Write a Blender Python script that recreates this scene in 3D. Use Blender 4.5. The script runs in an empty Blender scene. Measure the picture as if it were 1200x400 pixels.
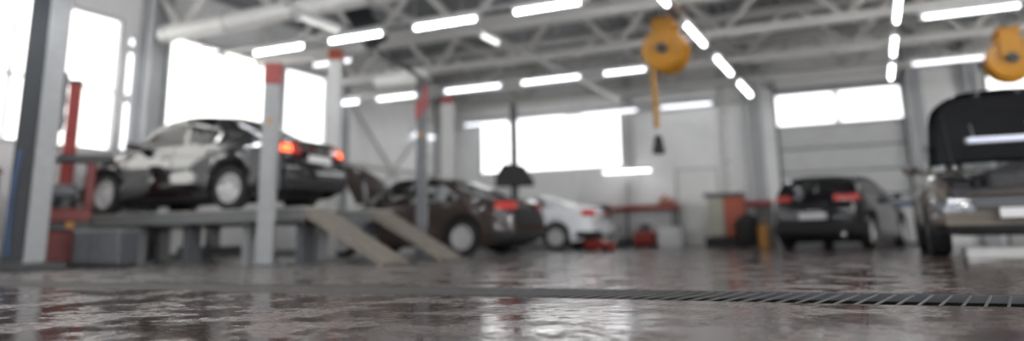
import bpy, math, random
from mathutils import Vector, Matrix
random.seed(7)
SC = bpy.context.scene
COL = SC.collection
PI = math.pi

# ------------------------------------------------------------------ materials
MATS = {}
def mat(name, color, rough=.5, metal=0., coat=0., emit=0., noise=0., nscale=8., bump=0., bscale=40., spec=.5):
    m = bpy.data.materials.new(name); m.use_nodes = True
    nt = m.node_tree; b = nt.nodes['Principled BSDF']
    b.inputs['Base Color'].default_value = (*color, 1); b.inputs['Roughness'].default_value = rough
    b.inputs['Metallic'].default_value = metal; b.inputs['Coat Weight'].default_value = coat
    b.inputs['Coat Roughness'].default_value = .03; b.inputs['Coat IOR'].default_value = 1.8; b.inputs['Specular IOR Level'].default_value = spec
    if emit:
        b.inputs['Emission Color'].default_value = (*color, 1); b.inputs['Emission Strength'].default_value = emit
    tc = nt.nodes.new('ShaderNodeTexCoord')
    if noise:
        n = nt.nodes.new('ShaderNodeTexNoise'); n.inputs['Scale'].default_value = nscale; n.inputs['Detail'].default_value = 5
        nt.links.new(tc.outputs['Object'], n.inputs['Vector'])
        r = nt.nodes.new('ShaderNodeValToRGB')
        r.color_ramp.elements[0].position = .3; r.color_ramp.elements[1].position = .7
        r.color_ramp.elements[0].color = (*[max(0, c * (1 - noise)) for c in color], 1)
        r.color_ramp.elements[1].color = (*[min(1, c * (1 + noise)) for c in color], 1)
        nt.links.new(n.outputs['Fac'], r.inputs['Fac']); nt.links.new(r.outputs['Color'], b.inputs['Base Color'])
    if bump:
        n2 = nt.nodes.new('ShaderNodeTexNoise'); n2.inputs['Scale'].default_value = bscale
        nt.links.new(tc.outputs['Object'], n2.inputs['Vector'])
        bp = nt.nodes.new('ShaderNodeBump'); bp.inputs['Strength'].default_value = bump; bp.inputs['Distance'].default_value = .01
        nt.links.new(n2.outputs['Fac'], bp.inputs['Height']); nt.links.new(bp.outputs['Normal'], b.inputs['Normal'])
    MATS[name] = m
    return m

M_wall = mat('wall_panel', (.80, .80, .795), .55, noise=.05, nscale=1.5)
M_ceil = mat('roof_deck', (.19, .195, .205), .5, .0, noise=.12, nscale=2)
M_truss = mat('truss_paint', (.54, .535, .515), .5, noise=.06)
M_col = mat('column_paint', (.42, .43, .44), .5, noise=.06)
M_frame = mat('window_frame', (.55, .56, .57), .5, noise=.04)
M_door = mat('door_white', (.74, .74, .72), .45, noise=.04, nscale=3)
M_gdoor = mat('door_panel', (.50, .505, .50), .5, noise=.05, nscale=3)
M_dark = mat('dark_metal', (.03, .032, .036), .4, noise=.25)
M_rubber = mat('rubber', (.018, .018, .019), .7, noise=.3, nscale=20)
M_grey = mat('grey_paint', (.29, .295, .30), .4, noise=.06)
M_dgrey = mat('dark_grey_paint', (.11, .115, .125), .45, noise=.12)
M_lgrey = mat('light_grey_paint', (.55, .55, .54), .45, noise=.05)
M_red = mat('red_paint', (.26, .028, .022), .4, noise=.1)
M_mred = mat('machine_red', (.15, .02, .017), .45, noise=.12)
M_orange = mat('orange_red_paint', (.42, .085, .04), .45, noise=.1)
M_yellow = mat('amber_yellow_paint', (.42, .185, .010), .4, noise=.08)
M_hose = mat('ochre_hose', (.36, .19, .04), .6, noise=.15, nscale=20)
M_blue = mat('blue_cable', (.03, .06, .13), .5, noise=.2, nscale=14)
M_steel = mat('galvanised_steel', (.5, .5, .5), .35, .7, noise=.08)
M_chrome = mat('chrome', (.8, .8, .8), .12, 1., noise=.03)
M_alloy = mat('alloy', (.64, .64, .64), .3, .5, noise=.05)
M_ramp = mat('ramp_plate', (.225, .20, .17), .5, .1, noise=.15, nscale=12)
M_deck = mat('runway_plate', (.46, .45, .42), .5, .2, noise=.12, nscale=10)
M_wood = mat('box_brown', (.34, .16, .09), .6, noise=.15)
M_white = mat('white_plastic', (.72, .72, .71), .4, noise=.04)
M_screen = mat('screen_black', (.012, .013, .015), .25, noise=.2)
M_seat = mat('seat_fabric', (.05, .05, .055), .8, noise=.2, nscale=30)
M_duct = mat('duct_white', (.66, .66, .64), .45, noise=.05, nscale=4)
M_tube = mat('lamp_tube', (.93, .96, 1.), .3, emit=3.4)
M_tubemid = mat('lamp_tube_medium', (.93, .95, 1.), .3, emit=1.3)
M_tubefill = mat('added_fill_tube', (.95, .97, 1.), .3, emit=20.)  # strong tubes of the added lamp rows out of view
M_tubedim = mat('lamp_tube_soft', (.92, .94, 1.), .3, emit=.6)
M_bay = mat('engine_plastic', (.03, .03, .034), .5, noise=.4, nscale=12)
M_plate = mat('plate_white', (.7, .7, .7), .4, noise=.05, nscale=30)
M_headl = mat('headlight_lens', (.20, .21, .23), .25, .4, .5, noise=.3, nscale=14)
M_tail = mat('tail_lens', (.55, .03, .022), .4, 0, .15, noise=.1)
M_tailon = mat('tail_lens_lit', (1., .13, .045), .2, 0, 1., emit=1.1)
M_under = mat('underbody', (.015, .015, .016), .7, noise=.3)

def glass(name, tint, gl=.12):
    m = bpy.data.materials.new(name); m.use_nodes = True; nt = m.node_tree; nt.nodes.clear()
    o = nt.nodes.new('ShaderNodeOutputMaterial'); mx = nt.nodes.new('ShaderNodeMixShader')
    t = nt.nodes.new('ShaderNodeBsdfTransparent'); t.inputs['Color'].default_value = (*tint, 1)
    g = nt.nodes.new('ShaderNodeBsdfGlossy'); g.inputs['Roughness'].default_value = .03
    f = nt.nodes.new('ShaderNodeFresnel'); f.inputs['IOR'].default_value = 1.55
    nt.links.new(f.outputs[0], mx.inputs[0]); nt.links.new(t.outputs[0], mx.inputs[1]); nt.links.new(g.outputs[0], mx.inputs[2])
    nt.links.new(mx.outputs[0], o.inputs[0]); return m
M_glass = glass('car_glass', (.92, .94, .95))

def window_mat(name, col, e):
    # frosted panes lit through by the daylight outside, with faint vertical flutes
    m = mat(name, col, .25, emit=e); nt = m.node_tree; b = nt.nodes['Principled BSDF']
    tc = nt.nodes.new('ShaderNodeTexCoord'); w = nt.nodes.new('ShaderNodeTexWave'); w.wave_type = 'BANDS'
    w.bands_direction = 'DIAGONAL'; w.inputs['Scale'].default_value = 3.; w.inputs['Distortion'].default_value = .3
    r = nt.nodes.new('ShaderNodeMapRange'); r.inputs[3].default_value = .9 * e; r.inputs[4].default_value = 1.05 * e
    mp = nt.nodes.new('ShaderNodeMapping'); mp.inputs['Scale'].default_value = (1, 1, 0)
    nt.links.new(tc.outputs['Object'], mp.inputs[0]); nt.links.new(mp.outputs[0], w.inputs['Vector'])
    nt.links.new(w.outputs['Fac'], r.inputs[0]); nt.links.new(r.outputs[0], b.inputs['Emission Strength'])
    return m
M_panel = window_mat('frosted_pane', (1., .985, .94), .66)
M_pane = window_mat('daylight_pane', (1., 1., 1.), .6)
M_fillpane = window_mat('added_fill_pane', (1., .995, .98), 2.6)  # glowing panes of the added right-wall windows, set bright to fill the hall
M_addedgatepane = window_mat('added_gate_pane', (1., 1., 1.), .10)  # glowing panes of the added gates behind the camera

def paint(name, c, metal=.0, rough=.25, ior=1.5):
    m = mat(name, c, .5, metal, 1., noise=.04, nscale=40, spec=.08 if metal < .05 else .4)
    m.node_tree.nodes['Principled BSDF'].inputs['Coat IOR'].default_value = ior; return m
P_black = paint('paint_black', (.004, .005, .007), ior=2.1)
P_brown = paint('paint_dark_brown', (.045, .033, .029), .0)
P_white = paint('paint_white', (.78, .80, .83))
P_graph = paint('paint_graphite', (.006, .0065, .009), .0, ior=1.38)
P_champ = paint('paint_champagne', (.17, .145, .12), .5)

def floor_mat():
    m = bpy.data.materials.new('wet_tile_floor'); m.use_nodes = True; nt = m.node_tree; b = nt.nodes['Principled BSDF']
    L = nt.links.new; N = nt.nodes.new
    tc = N('ShaderNodeTexCoord'); mp = N('ShaderNodeMapping'); mp.inputs['Location'].default_value = (.07, -2.29 + .845 * 3, 0)
    L(tc.outputs['Object'], mp.inputs[0])
    br = N('ShaderNodeTexBrick'); br.offset = 0.; br.inputs['Scale'].default_value = 1.
    br.inputs['Brick Width'].default_value = .845; br.inputs['Row Height'].default_value = .845
    br.inputs['Mortar Size'].default_value = .011; br.inputs['Mortar Smooth'].default_value = .2
    br.inputs['Color1'].default_value = (.050, .029, .025, 1); br.inputs['Color2'].default_value = (.066, .041, .035, 1)
    br.inputs['Mortar'].default_value = (.022, .017, .016, 1)
    L(mp.outputs[0], br.inputs['Vector'])
    n1 = N('ShaderNodeTexNoise'); n1.inputs['Scale'].default_value = 2.7; n1.inputs['Detail'].default_value = 8; n1.inputs['Roughness'].default_value = .62
    L(tc.outputs['Object'], n1.inputs['Vector'])
    r1 = N('ShaderNodeMapRange'); r1.inputs[1].default_value = .44; r1.inputs[2].default_value = .60
    r1.inputs[3].default_value = .03; r1.inputs[4].default_value = .42
    L(n1.outputs['Fac'], r1.inputs[0])
    n2 = N('ShaderNodeTexNoise'); n2.inputs['Scale'].default_value = 9.; n2.inputs['Detail'].default_value = 6
    L(tc.outputs['Object'], n2.inputs['Vector'])
    mix = N('ShaderNodeMix'); mix.data_type = 'RGBA'; mix.blend_type = 'OVERLAY'; mix.inputs[0].default_value = .6
    L(br.outputs['Color'], mix.inputs[6]); L(n2.outputs['Color'], mix.inputs[7])
    dirt = N('ShaderNodeMix'); dirt.data_type = 'RGBA'; dirt.inputs[7].default_value = (.105, .082, .073, 1)
    r3 = N('ShaderNodeMapRange'); r3.inputs[1].default_value = .46; r3.inputs[2].default_value = .66; r3.inputs[4].default_value = .75
    sx = N('ShaderNodeSeparateXYZ'); L(tc.outputs['Object'], sx.inputs[0])
    yy = N('ShaderNodeMapRange'); yy.inputs[1].default_value = 4.3; yy.inputs[2].default_value = 4.4; L(sx.outputs['Y'], yy.inputs[0])   # drier, worn floor beyond the drain
    L(n1.outputs['Fac'], r3.inputs[0]); L(r3.outputs[0], dirt.inputs[0]); L(mix.outputs[2], dirt.inputs[6])
    far = N('ShaderNodeMix'); far.data_type = 'RGBA'; far.inputs[7].default_value = (.185, .172, .16, 1)
    fm = N('ShaderNodeMath'); fm.operation = 'MULTIPLY'; fm.inputs[1].default_value = .8
    xx = N('ShaderNodeMapRange'); xx.inputs[1].default_value = -2.; xx.inputs[2].default_value = -5.5; L(sx.outputs['X'], xx.inputs[0])   # most worn under the lifts on the left
    xy = N('ShaderNodeMath'); xy.operation = 'MULTIPLY'; L(xx.outputs[0], xy.inputs[0]); L(yy.outputs[0], xy.inputs[1]); L(xy.outputs[0], fm.inputs[0]); L(fm.outputs[0], far.inputs[0]); L(dirt.outputs[2], far.inputs[6])
    L(far.outputs[2], b.inputs['Base Color'])
    n4 = N('ShaderNodeTexNoise'); n4.inputs['Scale'].default_value = 18.; n4.inputs['Detail'].default_value = 4; L(tc.outputs['Object'], n4.inputs['Vector'])
    r4 = N('ShaderNodeMapRange'); r4.inputs[1].default_value = .4; r4.inputs[2].default_value = .65; r4.inputs[3].default_value = .6; r4.inputs[4].default_value = 1.5; L(n4.outputs['Fac'], r4.inputs[0])
    mm = N('ShaderNodeMath'); mm.operation = 'MULTIPLY'; L(r1.outputs[0], mm.inputs[0]); L(r4.outputs[0], mm.inputs[1])
    am = N('ShaderNodeMath'); am.operation = 'MULTIPLY_ADD'; am.inputs[1].default_value = .10; L(xy.outputs[0], am.inputs[0]); L(mm.outputs[0], am.inputs[2])
    L(am.outputs[0], b.inputs['Roughness'])
    n3 = N('ShaderNodeTexNoise'); n3.inputs['Scale'].default_value = 26.; n3.inputs['Detail'].default_value = 3
    L(tc.outputs['Object'], n3.inputs['Vector'])
    b1 = N('ShaderNodeBump'); b1.inputs['Strength'].default_value = 1.; b1.inputs['Distance'].default_value = .0013
    L(n3.outputs['Fac'], b1.inputs['Height'])
    b2 = N('ShaderNodeBump'); b2.inputs['Strength'].default_value = 1.; b2.inputs['Distance'].default_value = .0012
    L(n2.outputs['Fac'], b2.inputs['Height']); L(b1.outputs['Normal'], b2.inputs['Normal'])
    inv = N('ShaderNodeMath'); inv.operation = 'SUBTRACT'; inv.inputs[0].default_value = 1.; L(br.outputs['Fac'], inv.inputs[1])
    b3 = N('ShaderNodeBump'); b3.inputs['Strength'].default_value = 1.; b3.inputs['Distance'].default_value = .004
    L(inv.outputs[0], b3.inputs['Height']); L(b2.outputs['Normal'], b3.inputs['Normal'])
    L(b3.outputs['Normal'], b.inputs['Normal'])
    return m
M_floor = floor_mat()

# ------------------------------------------------------------------ mesh builder
class MB:
    def __init__(s): s.v = []; s.f = []
    def add(s, vs, fs):
        o = len(s.v); s.v += [tuple(v) for v in vs]; s.f += [tuple(i + o for i in f) for f in fs]; return s
    def box(s, x0, x1, y0, y1, z0, z1, bev=0., R=None):
        if bev <= 0:
            vs = [Vector((x, y, z)) for z in (z0, z1) for y in (y0, y1) for x in (x0, x1)]
            fs = [(0, 2, 3, 1), (4, 5, 7, 6), (0, 1, 5, 4), (2, 6, 7, 3), (0, 4, 6, 2), (1, 3, 7, 5)]
        else:
            b = min(bev, (x1 - x0) * .49, (y1 - y0) * .49, (z1 - z0) * .49); vs = []; idx = {}
            X = (x0, x1); Y = (y0, y1); Z = (z0, z1)
            for i in (0, 1):
                for j in (0, 1):
                    for k in (0, 1):
                        si, sj, sk = (1 - 2 * i), (1 - 2 * j), (1 - 2 * k)
                        for a, p in enumerate(((X[i], Y[j] + sj * b, Z[k] + sk * b), (X[i] + si * b, Y[j], Z[k] + sk * b), (X[i] + si * b, Y[j] + sj * b, Z[k]))):
                            idx[i, j, k, a] = len(vs); vs.append(Vector(p))
            fs = []
            for i in (0, 1): fs.append([idx[i, 0, 0, 0], idx[i, 1, 0, 0], idx[i, 1, 1, 0], idx[i, 0, 1, 0]][::(1 if i else -1)])
            for j in (0, 1): fs.append([idx[0, j, 0, 1], idx[1, j, 0, 1], idx[1, j, 1, 1], idx[0, j, 1, 1]][::(-1 if j else 1)])
            for k in (0, 1): fs.append([idx[0, 0, k, 2], idx[1, 0, k, 2], idx[1, 1, k, 2], idx[0, 1, k, 2]][::(1 if k else -1)])
            for j in (0, 1):
                for k in (0, 1): fs.append([idx[0, j, k, 1], idx[1, j, k, 1], idx[1, j, k, 2], idx[0, j, k, 2]])
            for i in (0, 1):
                for k in (0, 1): fs.append([idx[i, 0, k, 0], idx[i, 1, k, 0], idx[i, 1, k, 2], idx[i, 0, k, 2]])
            for i in (0, 1):
                for j in (0, 1): fs.append([idx[i, j, 0, 0], idx[i, j, 1, 0], idx[i, j, 1, 1], idx[i, j, 0, 1]])
            for i in (0, 1):
                for j in (0, 1):
                    for k in (0, 1): fs.append([idx[i, j, k, 0], idx[i, j, k, 1], idx[i, j, k, 2]])
        if R is not None: vs = [R @ v for v in vs]
        return s.add(vs, fs)
    def tube(s, pts, r, n=10, cap=True):
        pts = [Vector(p) for p in pts]; rs = r if isinstance(r, (list, tuple)) else [r] * len(pts)
        vs = []; fs = []; up = None
        for i, p in enumerate(pts):
            a = pts[max(0, i - 1)]; c = pts[min(len(pts) - 1, i + 1)]; d = (c - a).normalized()
            if up is None: up = Vector((0, 0, 1)) if abs(d.z) < .9 else Vector((1, 0, 0))
            u = d.cross(up).normalized(); w = u.cross(d).normalized(); up = w
            for k in range(n):
                t = 2 * PI * k / n; vs.append(p + (u * math.cos(t) + w * math.sin(t)) * rs[i])
        for i in range(len(pts) - 1):
            for k in range(n):
                k2 = (k + 1) % n; fs.append((i * n + k, i * n + k2, (i + 1) * n + k2, (i + 1) * n + k))
        if cap: fs.append(tuple(range(n))[::-1]); fs.append(tuple((len(pts) - 1) * n + k for k in range(n)))
        return s.add(vs, fs)
    def lathe(s, prof, n=32, M=None):          # prof: (radius, height) about local Z
        vs = []; fs = []
        for (r, z) in prof:
            for k in range(n):
                t = 2 * PI * k / n; vs.append(Vector((r * math.cos(t), r * math.sin(t), z)))
        for i in range(len(prof) - 1):
            for k in range(n):
                k2 = (k + 1) % n; fs.append((i * n + k, i * n + k2, (i + 1) * n + k2, (i + 1) * n + k))
        if prof[0][0] > 1e-6: fs.append(tuple(range(n))[::-1])
        if prof[-1][0] > 1e-6: fs.append(tuple((len(prof) - 1) * n + k for k in range(n)))
        if M is not None: vs = [M @ v for v in vs]
        return s.add(vs, fs)
    def prism(s, poly, y0, y1, M=None):        # polygon in XZ, extruded along Y
        n = len(poly); vs = [Vector((x, y0, z)) for x, z in poly] + [Vector((x, y1, z)) for x, z in poly]
        fs = [tuple(range(n)), tuple(range(n, 2 * n))[::-1]] + [(i, i + n, (i + 1) % n + n, (i + 1) % n) for i in range(n)]
        if M is not None: vs = [M @ v for v in vs]
        return s.add(vs, fs)
    def grid(s, P, keep=None):                 # P[i][j] points
        n, m = len(P), len(P[0]); vs = [p for row in P for p in row]; fs = []
        for i in range(n - 1):
            for j in range(m - 1):
                if keep is None or keep(i, j): fs.append((i * m + j, i * m + j + 1, (i + 1) * m + j + 1, (i + 1) * m + j))
        return s.add(vs, fs)
    def ball(s, c, rx, ry, rz, n=14, m=9):
        P = [[(c[0] + rx * math.sin(PI * i / m) * math.cos(2 * PI * k / n), c[1] + ry * math.sin(PI * i / m) * math.sin(2 * PI * k / n), c[2] + rz * math.cos(PI * i / m)) for k in range(n + 1)] for i in range(m + 1)]
        return s.grid(P)
    def build(s, name, m, parent=None, smooth=35):
        me = bpy.data.meshes.new(name); used = sorted({i for f in s.f for i in f}); rm = {o: k for k, o in enumerate(used)}
        me.from_pydata([s.v[i] for i in used], [], [tuple(rm[i] for i in f) for f in s.f]); me.update()
        import bmesh
        bm = bmesh.new(); bm.from_mesh(me); bmesh.ops.remove_doubles(bm, verts=bm.verts, dist=1e-5)
        bmesh.ops.recalc_face_normals(bm, faces=bm.faces); bm.to_mesh(me); bm.free()
        if smooth:
            for p in me.polygons: p.use_smooth = True
            me.set_sharp_from_angle(angle=math.radians(smooth))
        me.materials.append(m)
        o = bpy.data.objects.new(name, me); COL.objects.link(o)
        if parent is not None: o.parent = parent
        return o

def tag(o, label=None, cat=None, group=None, kind=None):
    for k, v in (('label', label), ('category', cat), ('group', group), ('kind', kind)):
        if v: o[k] = v
    return o
def thing(name, label, cat, loc=(0, 0, 0), rz=0., group=None):
    o = bpy.data.objects.new(name, None); o.empty_display_size = .1; COL.objects.link(o)
    o.location = loc; o.rotation_euler = (0, 0, rz); return tag(o, label, cat, group)
def struct(o): o['kind'] = 'structure'; return o
def setroot(name, loc=(0, 0, 0)):
    o = bpy.data.objects.new(name, None); COL.objects.link(o); o.location = loc; return struct(o)
def clone(root, loc, label, rz=None):
    r = root.copy(); COL.objects.link(r); r.location = loc; r['label'] = label
    if rz is not None: r.rotation_euler = (0, 0, rz)
    for ch in list(root.children):
        c = ch.copy(); COL.objects.link(c); c.parent = r
        for g in list(ch.children):
            d = g.copy(); COL.objects.link(d); d.parent = c
    return r

# ------------------------------------------------------------------ the hall
XL, XR, YB, YF, ZC = -12.5, 8.0, 20.9, -4.0, 5.5
def wall_mb(a0, a1, z0, z1, holes, place):
    A = sorted({a0, a1, *[h[0] for h in holes], *[h[1] for h in holes]}); Z = sorted({z0, z1, *[h[2] for h in holes], *[h[3] for h in holes]})
    mb = MB()
    for i in range(len(A) - 1):
        for j in range(len(Z) - 1):
            ca, cz = (A[i] + A[i + 1]) / 2, (Z[j] + Z[j + 1]) / 2
            if any(h[0] < ca < h[1] and h[2] < cz < h[3] for h in holes): continue
            place(mb, A[i], A[i + 1], Z[j], Z[j + 1])
    return mb
back_holes = [(-11.1, -6.38, 2.25, 3.97), (-2.12, .98, 0, 4.05), (2.75, 5.85, 0, 4.05)]
left_holes = [(5.2, 9.15, 1.95, 4.52), (10.12, 12.98, 1.95, 4.50), (13.5, 15.1, 1.95, 4.50)]
struct(wall_mb(XL - .25, XR + .25, 0, ZC + .3, back_holes, lambda m, a, b, c, d: m.box(a, b, YB, YB + .25, c, d)).build('wall_back', M_wall, smooth=0))
struct(wall_mb(YF, YB, 0, ZC + .3, left_holes, lambda m, a, b, c, d: m.box(XL - .25, XL, a, b, c, d)).build('wall_left', M_wall, smooth=0))
front_holes = [(-11.5, -8.2, 0, 4.05), (-6.6, -3.3, 0, 4.05), (-1.65, 1.65, 0, 4.05), (3.3, 6.6, 0, 4.05)]
right_holes = [(-2.5, 2.0, 1.2, 4.5), (3.5, 8.0, 1.2, 4.5), (9.5, 14.0, 1.2, 4.5)]
struct(wall_mb(XL - .25, XR + .25, 0, ZC + .3, front_holes, lambda m, a, b, c, d: m.box(a, b, YF - .25, YF, c, d)).build('wall_front', M_wall, smooth=0))
struct(wall_mb(YF, YB, 0, ZC + .3, right_holes, lambda m, a, b, c, d: m.box(XR, XR + .25, a, b, c, d)).build('wall_right', M_wall, smooth=0))

# floor in two fields with the drain trench between them
G0, G1 = 3.80, 4.50
fl = MB().box(XL, XR, YF - .25, G0, -.2, 0).box(XL, XR, G1, YB + .25, -.2, 0)
struct(fl.build('floor', M_floor, smooth=0))

# corrugated roof deck
prof = []; x = XL
while x < XR:
    for dx, dz in ((0, 0), (.14, 0), (.17, .06), (.27, .06)): prof.append((x + dx, ZC + dz))
    x += .30
prof.append((XR, ZC))
mb = MB(); mb.grid([[(px, YF, pz), (px, YB, pz)] for px, pz in prof]); mb.grid([[(px, YF, pz + .12), (px, YB, pz + .12)] for px, pz in prof])
struct(mb.build('ceiling', M_ceil, smooth=0))

def window(name, axis, a0, a1, z0, z1, pm, mull=(), tran=()):
    # pane set in the wall thickness, slim frame all round
    fr = MB(); pn = MB(); t = .07
    def bx(m, a, b, c, d, n0, n1):
        if axis == 'L': m.box(XL + n0, XL + n1, a, b, c, d)
        else: m.box(a, b, YB - n1, YB - n0, c, d)
    bx(fr, a0, a1, z0, z0 + t, -.14, .02); bx(fr, a0, a1, z1 - t, z1, -.14, .02)
    bx(fr, a0, a0 + t, z0 + t, z1 - t, -.14, .02); bx(fr, a1 - t, a1, z0 + t, z1 - t, -.14, .02)
    for q in mull: bx(fr, q - .03, q + .03, z0 + t, z1 - t, -.12, -.02)
    for q in tran: bx(fr, a0 + t, a1 - t, q - .025, q + .025, -.12, -.02)
    bx(pn, a0 + t, a1 - t, z0 + t, z1 - t, -.10, -.08)
    root = fr.build(name, M_frame, smooth=0); struct(root); pn.build('pane', pm, root, smooth=0); return root
window('window_1', 'L', 5.2, 9.15, 1.95, 4.52, M_panel, (7.2,), (3.1,))
window('window_2', 'L', 10.12, 12.98, 1.95, 4.50, M_panel, (), ())
window('window_3', 'L', 13.5, 15.1, 1.95, 4.50, M_pane)
window('window_4', 'B', -11.1, -6.38, 2.25, 3.97, M_pane, ())

# four glazed gates behind camera, three right-wall windows: invented, added for fill and reflections
for k, (a, b, c, d) in enumerate(front_holes):
    fr = MB(); pn = MB()
    for z in (0, .9, 1.85, 2.8, 3.75): fr.box(a, b, YF - .12, YF - .02, z, z + (.30 if z else .5))
    for q in (a, (a + b) / 2 - .05, b - .1): fr.box(q, q + .1, YF - .12, YF - .02, 0, d)
    root = struct(fr.build('door_%d' % (4 + k), M_gdoor, smooth=0)); pn.box(a, b, YF - .09, YF - .07, 0.0, d).build('pane', M_addedgatepane, root, smooth=0)
for k, (a, b, c, d) in enumerate(right_holes):
    fr = MB().box(XR - .02, XR + .14, a, b, c, c + .08).box(XR - .02, XR + .14, a, b, d - .08, d).box(XR - .02, XR + .14, a, a + .08, c, d).box(XR - .02, XR + .14, b - .08, b, c, d).box(XR, XR + .12, (a + b) / 2 - .04, (a + b) / 2 + .04, c, d)
    root = struct(fr.build('window_%d' % (5 + k), M_frame, smooth=0)); MB().box(XR + .08, XR + .1, a + .08, b - .08, c + .08, d - .08).build('pane', M_fillpane, root, smooth=0)
# sectional doors with a glazed strip, and the white side door
def gate(name, a0, a1):
    root = setroot(name, ((a0 + a1) / 2, YB, 0)); w = (a1 - a0) / 2; mb = MB()
    zs = [-.02, .62, 1.24, 1.86, 2.48, 3.08]
    for i in range(5): mb.box(-w + .05, w - .05, .08, .13, zs[i] + .022, zs[i + 1] - .022, .012)
    for i in range(5):
        for q in (.2, .4): mb.box(-w + .08, w - .08, .068, .085, zs[i] + q - .02, zs[i] + q + .02)
    MB().box(-w + .05, w - .05, .125, .135, .0, 3.1).build('gasket', M_dgrey, root, smooth=0); mb.box(-w + .05, w - .05, .08, .13, 3.98, 4.04)
    mb.build('door_panel', M_gdoor, root, smooth=0)
    MB().tube([(-w + .05, -.12, 4.22), (w - .05, -.12, 4.22)], .09, 14).build('shutter_roll', M_truss, root)
    MB().box(-w - .02, -w + .1, -.2, 0, 4.1, 4.34).box(w - .1, w + .02, -.2, 0, 4.1, 4.34).build('roll_bracket', M_dgrey, root, smooth=0)
    fr = MB().box(-w, -w + .06, -.03, .2, 0, 4.05).box(w - .06, w, -.03, .2, 0, 4.05).box(-w, w, -.03, .2, 4.04, 4.12)
    fr.build('door_frame', M_dgrey, root, smooth=0)
    pf = MB().box(-w + .06, w - .06, .07, .14, 3.08, 3.13).box(-w + .06, w - .06, .07, .14, 3.93, 3.98).box(-.06, .06, .07, .13, 3.13, 3.93)
    pf.build('window_frame', M_frame, root, smooth=0)
    MB().box(-w + .06, w - .06, .1, .12, 3.13, 3.93).build('pane', M_pane, root, smooth=0)
gate('door_2', -2.12, .98); gate('door_3', 2.75, 5.85)
root = setroot('door_1', (-4.3, YB, 0))
MB().box(-.52, .52, -.045, -.005, .01, 2.06, .006).build('door_leaf', M_door, root)
MB().box(-.6, -.52, -.06, 0, 0, 2.13).box(.52, .6, -.06, 0, 0, 2.13).box(-.52, .52, -.06, 0, 2.06, 2.13).build('door_frame', M_lgrey, root, smooth=0)
MB().tube([(.42, -.05, 1.02), (.42, -.1, 1.02), (.3, -.1, 1.02)], .012, 8).box(.39, .45, -.055, -.045, .95, 1.09).build('handle', M_steel, root)

# columns, pipes and rails on the walls
def hcol(n, x, y, h=ZC, w=.3, d=.34, m=M_col):
    mb = MB().box(x - w / 2, x + w / 2, y - d / 2, y - d / 2 + .03, 0, h).box(x - w / 2, x + w / 2, y + d / 2 - .03, y + d / 2, 0, h).box(x - .02, x + .02, y - d / 2, y + d / 2, 0, h)
    mb.box(x - w / 2 - .04, x + w / 2 + .04, y - d / 2 - .04, y + d / 2 + .04, 0, .03)
    struct(mb.build('trim_%d' % n, m, smooth=0))
hcol(1, XL + .2, 9.72, w=.34, d=.46); hcol(2, XL + .2, 15.45); hcol(3, XL + .22, 20.62, w=.34); hcol(4, -6.12, 20.72, w=.2, d=.3, m=M_lgrey)
hcol(5, -2.62, 20.7, w=.34, d=.3); hcol(6, 1.25, 20.7, w=.3, d=.3); hcol(7, 2.45, 20.7, w=.3, d=.3)
struct(MB().box(-12.2, -2.8, 20.86, 20.9, 0, .12).build('baseboard_back', M_dgrey, smooth=0))
struct(MB().box(XL, XL + .03, 5.4, 9.4, 0, .12).box(XL, XL + .03, 10.0, 15.2, 0, .12).build('baseboard_left', M_dgrey, smooth=0))
# cross brace between the columns of the far left bay
mb = MB()
mb.tube([(XL + .1, 15.7, .3), (XL + .1, 20.3, 4.2)], .035); mb.tube([(XL + .1, 15.7, 4.2), (XL + .1, 20.3, .3)], .035); mb.tube([(XL + .1, 15.65, 2.3), (XL + .1, 20.4, 2.3)], .05)
tag(mb.build('wall_brace', M_truss), 'crossed pale steel braces on left wall between two columns', 'brace')
t = thing('wall_pipe', 'pale vertical pipe on the back wall right of the white door', 'pipe', (-3.42, 20.8, 0))
MB().tube([(0, 0, .02), (0, 0, 4.6), (0, .05, 4.7), (0, .1, 4.72)], .085, 14).build('pipe', M_duct, t)
for z in (.8, 2.2, 3.6): MB().box(-.11, .11, -.1, .1, z, z + .05).build('clamp', M_steel, t)

# ------------------------------------------------------------------ roof trusses
truss_lab = {9.75: 'nearest pale steel roof truss, starting at the big left wall column', 12.6: 'pale steel roof truss that carries the left amber hose reel',
             15.2: 'middle pale steel roof truss with V webs, above the long row of lights', 17.8: 'pale steel roof truss next to last before the back wall', 20.35: 'last pale steel roof truss, right against the back wall'}
def truss(y):
    t = thing('roof_truss', truss_lab[y], 'truss', (0, y, 0), 0, 'roof trusses')
    zb, zt = 4.36, 5.42; x0, x1 = XL, XR
    MB().box(x0, x1, -.09, .09, zb - .09, zb + .09).build('bottom_chord', M_truss, t, smooth=0)
    MB().box(x0, x1, -.08, .08, zt - .08, zt + .08).build('top_chord', M_truss, t, smooth=0)
    k = 0; x = -11.6; wr = .09 if y < 11 else .07
    while x < XR - .6:
        a, b = (x, zb), (x + 1.15, zt)
        MB().tube([(x, 0, zb), (x - 1.0, 0, zt)], wr, 8).build('web_member', M_truss, t); MB().tube([(x, 0, zb), (x + 1.0, 0, zt)], wr, 8).build('web_member', M_truss, t)
        x += 2.3
for y in truss_lab: truss(y)
for i, x in enumerate((-9.2, -4.6, 0.1)):
    lab = ('left', 'middle', 'right')[i]
    tag(MB().box(x - .05, x + .05, 8.0, 20.8, 5.26, 5.34).build('roof_purlin', M_truss, smooth=0), '%s lengthwise beam running between the roof trusses under the deck' % lab, 'beam', 'lengthwise roof beams')
t = thing('air_duct', 'thick pale round air duct along the nearest roof truss, top left', 'duct', (-11.75, 9.45, 4.2))
MB().tube([(0, 0, 0), (6.5, 0, .02)], .17, 18).build('duct_pipe', M_duct, t)
for q in (.1, 1.6, 3.2, 4.8): MB().tube([(q, 0, 0), (q + .06, 0, 0)], .19, 18).build('collar', M_steel, t)
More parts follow.
